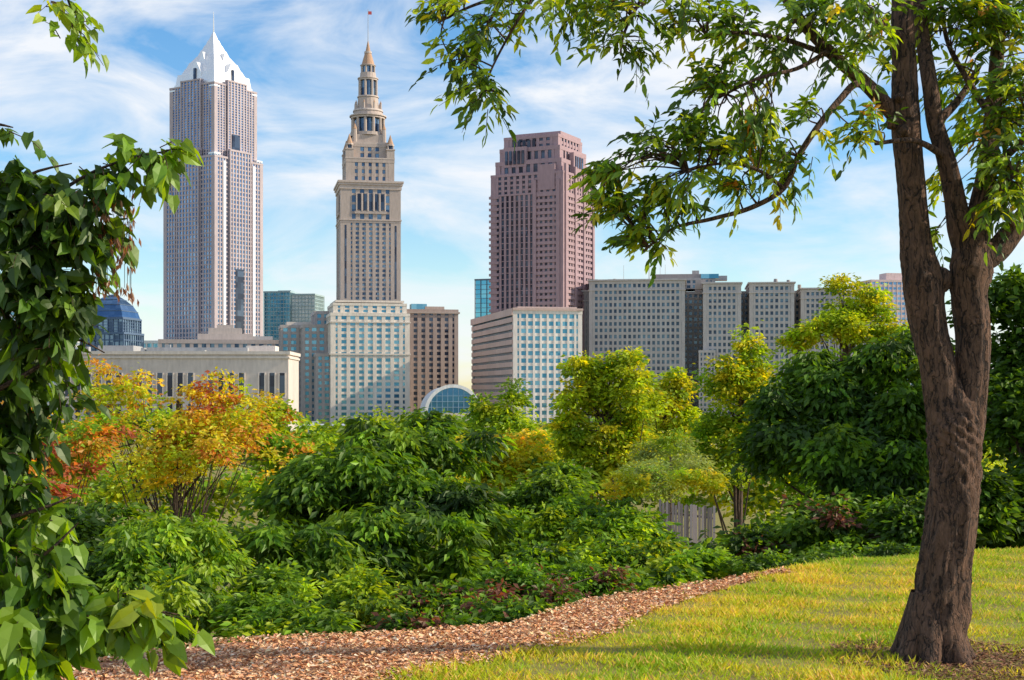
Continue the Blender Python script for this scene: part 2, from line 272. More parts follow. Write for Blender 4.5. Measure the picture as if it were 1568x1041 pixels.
b.done({'walls':stone('limestone_tan',(.47,.39,.345)),'windows':g_mid,'loggia':g_dark,'cornice':stone('limestone_light',(.54,.45,.40)),'cap':stone('terracotta_cap',(.46,.29,.19)),'flagpole':roofm,'flag':stone('flag_red',(.5,.08,.08))})
b=B('stone_hotel_block',561,655,12); z=b.z
b.block(0,0,0,z(485),35.5,34,9,8,19,pw=.42,sh=.42,cor=2.2); b.block(0,0,z(485)+.9,z(470),33,32,8,8,2,pw=.5,sh=.4,cor=2); b.fr('cornice',0,0,z(466),z(463),31,30)
b.fr('cornice',0,0,z(545),z(542.5),36.3,34.8); b.fr('cornice',0,0,z(497),z(495),36.3,34.8)
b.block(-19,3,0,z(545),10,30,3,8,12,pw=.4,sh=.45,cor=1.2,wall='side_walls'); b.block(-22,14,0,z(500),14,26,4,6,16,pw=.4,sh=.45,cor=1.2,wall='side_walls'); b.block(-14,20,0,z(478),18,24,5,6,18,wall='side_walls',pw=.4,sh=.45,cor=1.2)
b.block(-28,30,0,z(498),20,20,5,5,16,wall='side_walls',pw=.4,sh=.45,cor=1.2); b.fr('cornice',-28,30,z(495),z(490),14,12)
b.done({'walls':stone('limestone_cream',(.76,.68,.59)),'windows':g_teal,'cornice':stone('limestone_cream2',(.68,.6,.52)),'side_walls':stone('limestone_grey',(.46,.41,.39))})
b=B('brown_stone_building',655,740,11); z=b.z
b.block(0,0,0,z(478),28,26,7,6,20,pw=.5,sh=.4,cor=2); b.fr('cornice',0,0,z(482),z(479.5),29.6,27.6); b.fr('cornice',3,0,z(478),z(470),10,10); b.fr('glassbox',-5,0,z(478),z(466),8,8)
b.done({'walls':stone('stone_brown',(.40,.31,.27)),'windows':g_dark,'cornice':stone('stone_brown2',(.46,.37,.32)),'glassbox':g_teal})
b=B('office_building_with_grid_windows',795,650,12); z=b.z
b.block(2,0,0,z(487),30,96,10,1,16,pw=.3,sh=.42,cor=1.8,wall='walls')
b.fr('bands',-13.5,0,z(487)-1.3,z(487)+1.6,.6,96.6)
for k in range(16): b.fr('bands',-13.25,0,z(487)*k/16-1.0,z(487)*k/16+1.0,.5,95)
b.fr('cornice',3,-3,z(487)+.9,z(478),26,80); b.fr('cornice',2,-48.4,z(484),z(481),30.6,.7)
b.done({'walls':stone('precast_white',(.74,.69,.65)),'bands':stone('precast_pink',(.6,.44,.39)),'windows':g_teal,'cornice':stone('precast_rose',(.54,.40,.36))})
b=B('stepped_granite_tower',832,800,-26); z=b.z
b.block(0,0,0,z(305),44,44,15,13,38,pw=.45,sh=.12,cor=3,wall='walls')
b.block(0,0,z(305),z(275),43.9,43.9,12,12,4,pw=.5,sh=.4,cor=3)
b.block(0,0,z(275),z(255),40,40,9,9,1,pw=.45,sh=.4,cor=3); b.block(0,0,z(255),z(235),36.5,36.5,9,9,1,pw=.45,sh=.4,cor=3); b.block(0,0,z(235),z(217),33,33,8,8,2,pw=.45,sh=.5,cor=3)
b.fr('walls',2,2,z(217),z(209),28,28)
nf=38; fh=z(305)/nf
for k in range(nf):
    b.fr('walls',22.1,0,k*fh+fh*.5,k*fh+fh,.5,38); b.fr('walls',12,-22.1,k*fh+fh*.5,k*fh+fh,14,.5); b.fr('walls',-20,-22.1,k*fh+fh*.55,k*fh+fh,6,.5)
for x0 in(5,19): b.fr('walls',x0,-22.3,0,z(285),2.0,1.2)
for y0 in(-19,-6,6,19): b.fr('walls',22.3,y0,0,z(262),1.2,2.4)
b.fr('walls',12,-20.4,z(300),z(262),10,3.5); b.fr('walls',-8,-19.6,z(262),z(232),14,1.2);b.fr('walls',20.4,0,z(275),z(240),2.6,14)
for k in range(5): b.fr('windows',-8-5+k*2.5,-20.5,z(258),z(238),1.4,.8)
for k in range(4): b.fr('windows',21.9,-4.5+k*3,z(262),z(245),.4,1.5)
for k in range(5): b.fr('windows',-4-6+k*3,-16.9,z(232),z(221),1.6,.6)
b.done({'walls':stone('granite_mauve',(.385,.265,.29)),'windows':g_dark})
b=B('blue_glass_slab',752,900,-20); b.block(0,0,0,b.z(430),16,16,4,4,30,pw=.1,sh=.1,cor=.4); b.done({'walls':stone('mull',(.2,.25,.3)),'windows':g_cur})
b=B('grey_office_complex',1060,800,-7); z=b.z
def wing(pxc,wpx,yy,dep,top,nx,part='walls'):
    x=(pxc-1060)*b.s; b.block(x,yy,0,z(top),wpx*b.s,dep,nx,13,22,pw=.42,sh=.42,cor=2.0,wall=part,ins=.9); b.fr('cornice',x,yy,z(top)+.9,z(top)+1.7,wpx*b.s+1.6,dep+1.6); b.fr('cornice',x,yy,z(top+12),z(top+10.5),wpx*b.s+.8,dep+.8)
    b.fr('roof',x,yy,z(top)+1.7,z(top-3.5),wpx*b.s*.8,dep*.8)
b.block(12,26,0,z(446),166,26,58,8,22,pw=.42,sh=.45,cor=2.4,wall='walls')
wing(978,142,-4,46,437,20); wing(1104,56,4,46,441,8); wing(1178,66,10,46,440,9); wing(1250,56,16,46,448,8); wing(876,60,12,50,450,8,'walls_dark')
b.fr('walls',-28,20,z(440),z(424),40,20); b.block(-2,22,z(440),z(425),30,20,9,5,2,pw=.4,sh=.4,cor=2); b.fr('roof',-8,22,z(424),z(416),28,14); b.fr('walls',2,20,z(425),z(410),4,4); b.fr('walls',12,24,z(425),z(418),16,8); b.fr('glassbox',10,14,z(424),z(417),10,6)
for k in range(14): b.cyl('roof',rng.uniform(-70,60),rng.uniform(-10,24),z(445),z(434)-rng.uniform(-3,2),rng.uniform(.8,2),1.0,8)
for k in range(10): b.fr('roof',rng.uniform(-60,70),rng.uniform(-12,10),z(445),z(432)-rng.uniform(-3,2),rng.uniform(2,6),rng.uniform(2,6))
for k in range(5): b.cyl('roof',rng.uniform(-40,40),20,z(425),z(400),.12,.08,6)
b.block(8,-16,0,z(540),9,14,4,4,14,pw=.4,sh=.45,cor=1)
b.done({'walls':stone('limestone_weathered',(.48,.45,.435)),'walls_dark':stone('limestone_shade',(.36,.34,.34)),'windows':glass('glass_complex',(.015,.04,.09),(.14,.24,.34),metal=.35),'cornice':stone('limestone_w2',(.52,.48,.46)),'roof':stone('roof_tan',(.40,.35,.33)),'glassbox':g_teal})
b=B('low_stone_courthouse',270,480,2); z=b.z
x0=-38.0; Wd=76
b.fr('walls',0,12,0,z(543),Wd,30)
b.fr('cornice',0,12,z(549),z(546),Wd+.8,30.8); b.fr('cornice',0,12,z(543),z(538),Wd+1.2,31.2)
for k in range(22):
    x=x0+2.5+k*3.4
    if k in(6,13,18): continue
    b.fr('windows',x,-3.0,z(607),z(571),1.7,.25); b.fr('cornice',x,-3.2,z(609.5),z(607),2.2,.6); b.fr('cornice',x-1.05,-3.15,z(607),z(571),.35,.5); b.fr('cornice',x+1.05,-3.15,z(607),z(571),.35,.5); b.fr('windows',x,-3.0,z(640),z(618),1.5,.25)
b.fr('roof',6,14,z(538),z(531),34,16); b.fr('roof',-22,14,z(538),z(528),12,14); b.fr('cornice',27,14,z(538),z(528),10,10)
for k in range(9): b.fr('roof',rng.uniform(-34,34),rng.uniform(4,20),z(538),z(531)+rng.uniform(-1,1),rng.uniform(1,4),rng.uniform(1,4))
b.done({'walls':stone('courthouse_stone',(.62,.54,.49)),'windows':g_dark,'cornice':stone('courthouse_trim',(.68,.6,.54)),'roof':roofm})
b=B('stepped_rooftop_building',345,700,10); z=b.z
b.block(0,0,0,z(524),62,30,16,8,8); b.fr('cornice',0,0,z(522),z(512),26,16); b.fr('cornice',0,0,z(512),z(503),16,12); b.fr('cornice',0,0,z(503),z(498),8,8); b.fr('roof',16,0,z(524),z(515),14,10)
b.done({'walls':stone('sb_stone',(.46,.39,.37)),'windows':g_mid,'cornice':stone('sb_trim',(.52,.45,.41)),'roof':roofm})
b=B('teal_glass_office',446,1050,-8); z=b.z
b.block(-7,0,0,z(449),20,26,8,8,32,pw=.1,sh=.18,cor=.4,wall='mullions'); b.block(11,2,0,z(453),20,26,8,8,32,pw=.12,sh=.3,cor=.4,gl='pale_glass',wall='mullions'); b.fr('mullions',-4,0,z(449),z(445),10,8)
b.done({'mullions':stone('mul_teal',(.35,.46,.48)),'windows':g_cur,'pale_glass':glass('glass_pale',(.5,.62,.6),(.7,.76,.7),metal=.5)})
b=B('blue_domed_glass_building',172,800,-10); z=b.z
b.block(0,0,0,z(512),26,26,9,9,14,pw=.15,sh=.2,cor=.5); b.block(0,0,z(512),z(490),24,24,8,8,5,pw=.15,sh=.2,cor=.5)
pr=[(490,23),(480,21),(470,17),(462,11.5),(456,6),(453,1)]
for (a0,w0),(a1,w1) in zip(pr[:-1],pr[1:]): b.fr('dome',0,0,z(a0)+.8,z(a1)+.8,w0,w0,w1,w1); b.fr('walls',0,0,z(a0)+.8,z(a0)+1.2,w0+.3,w0+.3)
b.done({'walls':stone('mul_blue',(.1,.16,.26)),'windows':g_mid,'dome':glass('glass_dome',(.06,.14,.28),(.1,.2,.36),metal=.6)})
b=B('pink_office_building',1362,1200,10); z=b.z
b.block(0,0,0,z(432),46,30,12,8,26,pw=.2,sh=.5,cor=1); b.fr('walls',4,0,z(432),z(419),20,14)
b.done({'walls':stone('pink_stone',(.7,.54,.52)),'windows':g_blue})
b=B('white_office_building',96,900,0); z=b.z
b.block(-6,0,0,z(492),26,26,9,9,20,pw=.2,sh=.5,cor=1); b.block(-30,0,0,z(478),24,26,9,9,22,pw=.2,sh=.5,cor=1); b.block(48,0,0,z(524),60,20,16,6,10,pw=.3,sh=.45,cor=1)
b.done({'walls':stone('white_stone',(.7,.7,.68)),'windows':g_teal})
b=B('arched_glass_atrium',691,560,8); z=b.z; Rr=11.2; zc=z(632)+.0
n=28
for r0,r1,y0,y1,part in((Rr,Rr-1.3,-8,-7,'arch_frame'),(Rr-1.0,Rr-1.1,-7.3,30,'roof')):
    V=[];Q=[]
    for k in range(n+1):
        t=math.pi*k/n
        for r in(r0,r1):
            for y in(y0,y1): V.append((r*math.cos(t),y,zc+r*math.sin(t)))
    for k in range(n):
        o=4*k;p=o+4; Q+=[[o,o+1,p+1,p],[o+2,p+2,p+3,o+3],[o,p,p+2,o+2],[o+1,o+3,p+3,p+1]]
    b._a(part,V,Q)
V=[(0,-7.2,zc)]; Q=[]
for k in range(n+1): t=math.pi*k/n; V.append(((Rr-1.2)*math.cos(t),-7.2,zc+(Rr-1.2)*math.sin(t)))
for k in range(0,n,2): Q.append([0,k+1,k+2,k+3])
b._a('glazing',V,Q)
for k in range(-4,5):
    x=k*2.1; b.fr('mullions',x,-7.35,zc,zc+math.sqrt(max(.1,(Rr-1.25)**2-x*x)),.18,.2)
for h in(2.2,4.4,6.6): b.fr('mullions',0,-7.4,zc+h,zc+h+.16,2*math.sqrt((Rr-1.3)**2-h*h),.2)
b.fr('walls',0,10,0,zc,30,36)
b.done({'arch_frame':stone('white_frame',(.8,.8,.8)),'roof':stone('arch_roof',(.65,.65,.66)),'glazing':glass('glass_arch',(.05,.2,.42),(.1,.3,.5),(4,4,4),.1,.6),'mullions':stone('white_mull',(.3,.42,.55)),'walls':stone('atrium_wall',(.6,.54,.48))})
b=B('low_white_warehouse',498,330,5); z=b.z
b.block(0,0,0,z(655),11,10,5,4,2,pw=.3,sh=.5,cor=.5); b.fr('roof',0,0,z(654),z(651),12.5,11); b.fr('roof',-3,2,z(651),z(646),3,3)
b.fr('roof',9,3,z(668),z(660),10,8)
b.done({'walls':stone('wh_wall',(.5,.52,.55)),'windows':g_mid,'roof':stone('wh_roof',(.8,.8,.82))})
# ------------------------------------------------------------------ fence
mb=MB()
for k in range(19):
    x,y=(1012-784)*40/F+k*.09, 40+k*.05; zt=EYE+(HZ-(766+k*.8))*40/F+rng.uniform(-.05,.04); w=.034; ln=rng.normal(0,.012)
    zb=zt-1.6; V=[(x-w,y,zb),(x+w,y,zb),(x+w,y+.03,zb),(x-w,y+.03,zb),(x-w+ln,y,zt-.03*(k%3)),(x+w+ln,y,zt-.04*(k%2)),(x+w+ln,y+.03,zt-.04*(k%2)),(x-w+ln,y+.03,zt-.03*(k%3))]
    mb.add(V,[[0,3,2,1],[4,5,6,7],[0,1,5,4],[1,2,6,5],[2,3,7,6],[3,0,4,7]],np.array([.46,.38,.36])*rng.uniform(.4,1.2))
for dz in(.3,1.1): tube(mb,[(4.2,40.12,EYE+(HZ-768)*40/F-dz),(5.85,41.05,EYE+(HZ-782)*40/F-dz)],[.035,.035],6,0)
mb.make('weathered_wood_fence',[M_chip])
# ------------------------------------------------------------------ trees
def tree(name,base,lobes,nl,ls,pal,csz=.2,trunk=.12,kind=0,droop=.3,wr=.55,limbs=14,K=None,mat=None,sub=9,sr=(.28,.52)):
    mb=MB(); L=np.array([[*(S(px,py,D)),rx*D/F,rx*D/F*dep,ry*D/F] for px,py,rx,ry,D,dep in lobes])
    bz=float(hgt(base[0],base[1])); cen=L[:,:3].mean(0)
    SL=[];
    for l in L:
        m_=sub; d=nrm(rng.normal(0,1,(m_,3))*[1,1,.9]); d[:,1]=np.where(rng.random(m_)<.65,-np.abs(d[:,1]),d[:,1]); r=rng.uniform(.45,1.0,m_)
        c=l[:3]+d*r[:,None]*l[3:]; f=rng.uniform(sr[0],sr[1],m_); rad=f[:,None]*l[3:]; rad=.5*rad+.5*rad.mean(1,keepdims=True)
        SL.append(np.hstack([c,rad]))
    SL=np.concatenate(SL); scol=pick(pal,len(SL),.12)
    vol=SL[:,3]*SL[:,5]; p=vol/vol.sum(); K=K or max(12,int(nl/45)); li=rng.choice(len(SL),K,p=p)
    d=nrm(rng.normal(0,1,(K,3))+[0,-.25,.25]); r=rng.uniform(.55,1.1,K)
    cc=SL[li,:3]+d*r[:,None]*SL[li][:,3:]; cc[:,2]=np.maximum(cc[:,2],hgt(cc[:,0],cc[:,1])+.1)
    ccol=np.where(rng.random((K,1))<.5,scol[li],pick(pal,K,.2))*rng.uniform(.8,1.2,(K,1)); cs=csz*rng.uniform(.5,1.35,K)
    ci=rng.integers(0,K,nl); off=rng.normal(0,1,(nl,3))*np.array([1,1,.5])*cs[ci][:,None]
    P=cc[ci]+off; P[:,2]-=droop*.5*(np.hypot(off[:,0],off[:,1])/cs[ci])**1.3*cs[ci]
    out=nrm(off*.8/cs[ci][:,None]+d[ci]*.6+rng.normal(0,.4,(nl,3)))
    Dr=nrm(np.stack([out[:,0],out[:,1],out[:,2]*.3-droop],1)+rng.normal(0,.3,(nl,3)))
    N=nrm(d[ci]*.7+np.array([.2,-.1,.6])+rng.normal(0,.5,(nl,3)))
    col=ccol[ci]*rng.uniform(.72,1.28,(nl,1))
    P[:,2]=np.maximum(P[:,2],hgt(P[:,0],P[:,1])+.03)
    leaves(mb,P,Dr,N,ls*rng.uniform(.6,1.25,nl),wr,col,kind,0)
    b0=np.array([base[0],base[1],bz-.1]); top=cen+np.array([0,0,.2*L[:,5].mean()])
    mid=(b0+cen)/2+rng.normal(0,trunk,3)*[1,1,0]
    tube(mb,[b0,mid,cen,top],[trunk*1.2,trunk*.85,trunk*.5,trunk*.15],8,1,0,sub=3)
    for k in rng.choice(K,min(limbs,K),replace=False):
        t=rng.uniform(.25,.95); s0=b0*(1-t)+cen*t if t<.5 else mid*(1-(t-.5)*2)+cen*(t-.5)*2
        e=cc[k]; m1=(s0*.5+e*.5)+np.array([0,0,.03*np.linalg.norm(e-s0)])+rng.normal(0,.05,3); rr=trunk*.24
        tube(mb,[s0,m1,e],[rr,rr*.6,rr*.15],5,1,0,sub=3)
    return mb.make(name,[mat or M_leaf,M_bark2])
def bxy(px,D): return ((px-784)*D/F,D)
AUT=[(YEL,4),(ORG,2.4),(RED,.7),(YG,4.5),(LIME,3.5)]
tree('autumn_maple_tree',bxy(265,36),[(190,610,75,50,36,1),(285,645,110,75,36,1),(380,625,65,50,36,1),(200,700,120,70,35,1),(345,700,85,60,35,1),(160,575,36,30,36,1),(345,600,30,22,36,1)],13000,.14,AUT,.16,.11,limbs=70,K=520,sub=10,sr=(.22,.42))
tree('sumac_shrub',bxy(110,26),[(110,700,80,60,26,1),(60,660,60,60,27,1),(40,760,60,60,24,1)],5000,.14,[(ORG,2),(RED,1.4),(YEL,2),(G_B,3)],.14,.08,limbs=20)
tree('green_tree',bxy(425,45),[(420,655,45,40,45,1),(440,700,50,55,44,1)],5500,.2,[(G_B,3),(LIME,3),(ORG,1)],.2,.12)
DG=[(G_D,1.5),(G_M,5),(G_B,2.8)]
tree('broadleaf_tree',bxy(610,23),[(610,675,60,40,23,1),(690,680,60,40,23.5,1),(560,690,35,35,23,1),(520,740,85,50,22,1),(600,760,120,65,22,1),(710,770,75,60,22,1),(460,770,60,50,21.5,1),(560,850,130,60,20,1),(440,840,70,55,19,1),(680,850,80,60,20,1),(660,645,40,20,24,1)],27000,.18,DG,.12,.12,kind=0,droop=.6,wr=.42,K=840,limbs=40,sub=8)
tree('ailanthus_tree',bxy(800,27),[(820,760,60,55,27,1),(800,830,70,50,25,1),(850,730,40,30,28,1)],10000,.14,[(G_D,1.5),(G_M,4),(G_B,3)],.13,.1)
tree('lime_tree',bxy(770,75),[(765,635,36,40,75,1),(790,610,22,22,75,1),(745,665,40,30,75,1),(770,690,60,50,73,1)],8000,.28,[(LIME,4),(G_B,4)],.25,.2)
tree('yellow_leaf_tree',bxy(820,62),[(830,680,40,42,62,1),(780,710,50,40,60,1),(720,700,50,40,60,1)],7000,.24,[(YG,3),(LIME,3),(YEL,1.2)],.24,.16)
tree('cottonwood_tree',bxy(925,60),[(905,590,36,46,60,1),(960,570,34,36,60,1),(955,620,55,50,60,1),(885,655,36,50,60,1),(940,690,70,50,60,1),(888,562,20,20,60,1),(965,542,16,18,60,1),(930,558,18,18,60,1)],17000,.24,[(LIME,6),(YG,2.5),(G_B,2.5)],.22,.25,limbs=36,K=480,sub=10)
tree('cottonwood_tree',bxy(1015,66),[(1020,600,28,35,66,1),(1025,640,36,42,66,1),(1010,690,45,45,65,1)],8500,.26,[(YG,5),(LIME,5),(G_B,1)],.24,.2)
tree('locust_tree',bxy(1125,52),[(1152,540,22,34,52,1),(1112,585,36,44,52,1),(1140,640,50,55,52,1),(1100,680,40,55,52,1),(1155,590,32,42,52,1),(1145,515,12,16,52,1)],14000,.2,[(LIME,6),(G_B,4),(YG,1.5)],.19,.2,limbs=34,K=400,sub=10)
tree('honey_locust_tree',bxy(1295,42),[(1295,450,26,30,42,1),(1335,470,28,28,42,1),(1290,500,62,34,42,1),(1350,510,45,28,42,1),(1215,515,22,20,42,1)],13000,.14,[(LIME,6),(YG,3.5),(G_B,1.5)],.14,.16,limbs=30,K=360)
tree('willow_shrub',bxy(1020,48),[(1020,695,45,35,48,1),(1000,735,75,35,46,1),(1060,715,35,25,46,1)],7500,.17,[((.26,.34,.10),4),(G_B,1)],.16,.08,wr=.3)
tree('yellow_shrub',bxy(1010,42),[(960,742,30,22,42,1),(1030,735,35,16,43,1),(1075,735,30,16,43,1),(700,760,40,30,44,1)],5500,.13,[(YG,4),(LIME,3),(YEL,.3)],.12,.05)
VD=[(G_D,3.5),(G_M,5),(G_B,1.6)]
tree('vine_covered_tree',bxy(1300,22),[(1330,560,70,42,22,1),(1245,575,55,40,22,1),(1290,640,115,70,22,1),(1205,635,45,50,21.5,1),(1385,620,50,95,21,1),(1280,720,105,75,21,1),(1370,750,70,85,20,1),(1190,700,35,45,22,1),(1410,540,35,35,22,1)],36000,.145,VD,.12,.16,droop=.65,wr=.5,K=1000,limbs=30,sub=9)
tree('vine_thicket',bxy(1240,18),[(1200,810,80,50,19,1),(1290,820,90,50,18.5,1),(1380,810,70,55,18,1),(1150,845,55,34,18.5,1)],18000,.11,[(G_D,1.5),(G_M,4),(G_B,3),(MAR,.8)],.1,.07,K=560,limbs=40)
tree('dense_tree',bxy(1560,19),[(1560,500,70,100,20,1),(1570,640,80,110,19.5,1),(1560,770,80,90,19,1),(1640,600,90,200,20,1),(1500,780,45,70,18.5,1)],28000,.14,[(G_D,5),(G_M,4),(G_B,.5)],.13,.18,K=800)
tree('trumpet_vine_shrub',bxy(285,13.5),[(290,835,70,50,13.5,1),(240,820,55,35,14,1),(310,910,55,50,12.5,1),(200,880,70,55,13,1),(250,940,80,45,12,1)],15000,.09,[(G_B,5),(G_M,2.5),(LIME,2.5)],.07,.05,droop=.7,wr=.45,K=560)
tree('leafy_shrub',bxy(160,16),[(150,810,80,50,16,1),(90,860,90,80,15,1),(170,900,70,60,13,1),(80,940,90,60,11,1)],11000,.12,VD,.09,.06,K=400)
tree('elder_shrub',bxy(430,13),[(430,895,55,32,13,1),(400,940,60,32,12,1),(520,920,80,38,12.5,1),(560,925,35,26,12,1),(460,960,90,25,11,1)],15000,.09,[(G_B,4),(G_M,3),(LIME,2.4)],.065,.03,wr=.36,K=520)
tree('dogwood_shrub',bxy(700,13),[(640,930,70,32,12.5,1),(730,930,80,28,12.5,1),(820,905,80,32,13.5,1),(900,890,70,30,14.5,1),(660,960,60,20,11.3,1),(780,945,60,18,11.8,1)],20000,.075,[(G_D,1.6),(G_M,5),(MAR,2.2),(G_B,2.4)],.065,.03,K=620)
tree('bramble_shrub',bxy(1000,17),[(940,830,75,42,18,1),(900,850,80,38,17,1),(1040,862,75,34,17,1),(990,880,90,30,15.5,1),(860,800,50,33,21,1),(915,795,55,28,22,1),(975,820,45,34,18,1),(1095,872,60,26,16,1),(820,870,60,33,16,1)],28000,.10,[(G_M,4),(G_B,5),(G_D,1.2),(LIME,2.2)],.085,.04,K=800)
tree('creeping_shrub',bxy(1180,16),[(1180,868,60,18,15.2,1),(1260,860,60,18,15.8,1),(1350,850,60,16,16.3,1)],7000,.07,[(G_D,1.5),(G_M,4),(G_B,2)],.07,.02,limbs=4)
def mass(name,spec,nl,ls,pal,csz):
    tree(name,bxy(spec[0][0],spec[0][4]),spec,nl,ls,pal,csz,.15,limbs=10,K=int(nl/30),sub=5)
mass('background_foliage',[(px,690+8*math.sin(px),rng.uniform(35,60),rng.uniform(26,40),95+10*math.sin(px*3),1.2) for px in range(-40,1700,62)]+[(px,740,60,40,60,1.2) for px in range(-40,1700,80)],42000,.4,[(G_B,4),(G_M,1.5),(LIME,4),(YG,2)],.42)
mass('distant_treeline',[(px,655+6*math.sin(px*2),rng.uniform(20,34),rng.uniform(14,24),230+20*math.sin(px),1.5) for px in range(-120,1750,38)],24000,1.0,[(G_B,4),(G_M,2),(LIME,4)],1.1)
mass('slope_undergrowth',[(px,rng.uniform(815,850)+(45 if 930<px<1180 else 0),80,50,rng.uniform(25,30),1.4) for px in range(-60,1700,95)],26000,.19,VD,.22)
# ------------------------------------------------------------------ foreground tree
mb=MB(); D0=9.1; q=D0/F
skel=[]
def limb(l,seg=14,ridge=.04,sub=6):
    pts=[S(a[0],a[1],D0+(a[3] if len(a)>3 else 0)) for a in l]; r=[a[2]*q for a in l]
    tube(mb,pts,r,seg,1,ridge,sub=sub)
    for i in range(len(pts)-1):
        for k in range(5): skel.append(pts[i]*(1-k/5)+pts[i+1]*k/5)
gb=S(1426,1012,D0)
limb([(1422,1050,66),(1425,1016,55),(1430,985,47),(1440,930,42),(1447,870,39),(1457,800,37),(1461,740,37),(1462,690,39),(1461,650,40),(1460,615,34),(1458,575,12)],72,.075,14)
limb([(1455,690,26),(1447,640,27),(1438,570,27),(1424,510,26),(1416,460,29),(1412,425,31),(1404,380,24),(1399,320,21),(1393,250,20),(1386,180,22),(1384,100,18),(1382,20,16),(1376,-100,12,.3),(1360,-260,6,.6)],40,.07,9)
limb([(1474,690,26),(1482,640,27),(1488,570,26),(1490,510,25),(1484,450,27),(1486,410,32),(1492,370,28)],40,.07,9)
limb([(1484,400,20),(1470,350,19),(1462,300,16),(1448,240,14),(1432,190,13),(1424,130,12),(1412,50,11,.2),(1400,-60,8,.4)],20,.05,6)
limb([(1492,390,22),(1500,330,19),(1512,260,15),(1520,180,13,.2),(1526,90,11,.3),(1536,-30,8,.5)],20,.05)
limb([(1494,400,22),(1525,385,19),(1555,350,17),(1600,300,15),(1660,240,12,.2),(1740,120,8,.4)],20,.05)
limb([(1385,190,16),(1365,170,13),(1330,132,11,-.1),(1280,88,9.5,-.2),(1225,30,8.5,-.3),(1170,-50,7,-.3),(1060,-110,6,-.3),(940,-90,5,-.3),(850,-50,4,-.3),(780,-10,3,-.3),(745,40,2,-.3)],12,.04)
limb([(1340,140,8,-.1),(1312,128,5.5,-.3),(1288,150,5,-.4),(1255,190,4.6,-.5),(1222,240,4.3,-.5),(1200,288,4,-.5),(1150,318,3.6,-.5),(1090,335,3.0,-.5),(1030,350,2.3,-.5),(985,385,1.6,-.5)],10,.03)
limb([(1200,288,3.3,-.5),(1160,260,2.6,-.6),(1110,250,2.0,-.6),(1040,262,1.4,-.6)],8,.0)
limb([(1265,80,4,-.3),(1220,105,3,-.5),(1160,120,2.4,-.6),(1100,150,1.6,-.6)],8,.0)
limb([(1280,88,5,-.2),(1200,60,3.6,-.4),(1130,50,2.6,-.5),(1070,60,1.6,-.5)],8,0)
limb([(1060,-110,4,-.3),(1000,-30,3,-.5),(960,40,2.2,-.5),(950,80,1.4,-.5)],8,0); limb([(850,-50,3,-.3),(800,20,2.2,-.4),(760,90,1.6,-.4),(735,150,1.2,-.4)],8,0); limb([(780,-10,3,-.3),(720,10,2.2,-.3),(670,35,1.4,-.3)],8,0)
limb([(1432,190,8),(1470,150,6,.2),(1500,100,4,.3)],8,0); limb([(1448,240,7),(1400,215,4,-.3),(1340,220,2.6,-.4)],8,0); limb([(1512,260,8),(1550,230,6,-.2),(1600,180,4,-.4)],8,0)
limb([(1384,60,8),(1340,30,5,-.3),(1310,-10,4,-.4)],8,0);limb([(1520,180,7),(1480,120,5,.2),(1450,60,4,.4),(1440,-10,3,.5)],8,0);limb([(1555,350,8),(1530,300,5,-.3),(1560,260,3,-.4)],8,0)
for (a,b_,r,dd) in((1440,428,17,-.05),(1367,188,8,-.06),(1377,150,6,-.07),(1385,200,9,-.08)):
    c=S(a,b_,D0+dd); tube(mb,[c+[0,.06,0],c+[0,.02,0],c+[0,-.02,0],c+[0,-.04,0]],np.array([r*1.0,r*1.25,r*.95,r*.05])*q,12,1,.05)
for a in(-2.6,-1.9,-.9,.1,1.2,2.4):
    d=np.array([math.cos(a),math.sin(a),0]); tube(mb,[gb+d*.05+[0,0,.42],gb+d*.14+[0,0,.16],gb+d*.24+[0,0,.0],gb+d*.34+[0,0,-.1]],[.09,.09,.06,.03],10,1,.05,sub=5)
skel=np.array(skel)
def spray(mb,st,Dd,Ln,k,ll,wr,pal,kind=1,twig=.003,dr=.45,hang=.5,mi=0):
    M=len(st); Dd=nrm(Dd); cb=pick(pal,M,.15); sd=nrm(np.cross(Dd,[0,0,1.])+1e-6)
    pos=lambda t: st+Dd*Ln[:,None]*t+np.array([0,0,-1.])*(Ln[:,None]*dr*t*t)
    for j in range(k):
        t=(j+.6)/k; sg=1 if j%2 else -1; jt=rng.normal(0,.28,(M,3))
        dd=nrm(Dd*.55+sd*sg*rng.uniform(.4,1,(M,1))+np.array([0,0,-hang])+jt)
        if j==k-1: dd=nrm(Dd+np.array([0,0,-hang*1.3])+jt*.5)
        N=nrm(np.array([.2,-.1,.8])+rng.normal(0,.55,(M,3)))
        leaves(mb,pos(t)+rng.normal(0,.01,(M,3)),dd,N,ll*rng.uniform(.65,1.2,M),wr,cb*rng.uniform(.8,1.2,(M,1)),kind,mi)
    if twig:
        for i in range(M):
            tube(mb,[st[i],st[i]+Dd[i]*Ln[i]*.5-[0,0,Ln[i]*dr*.25],st[i]+Dd[i]*Ln[i]-[0,0,Ln[i]*dr]],[twig,twig*.8,twig*.4],4,1)
FG=[(G_M,6),(G_B,4),(LIME,3.5),(YG,1),(G_D,2.5),(ORG,.25)]
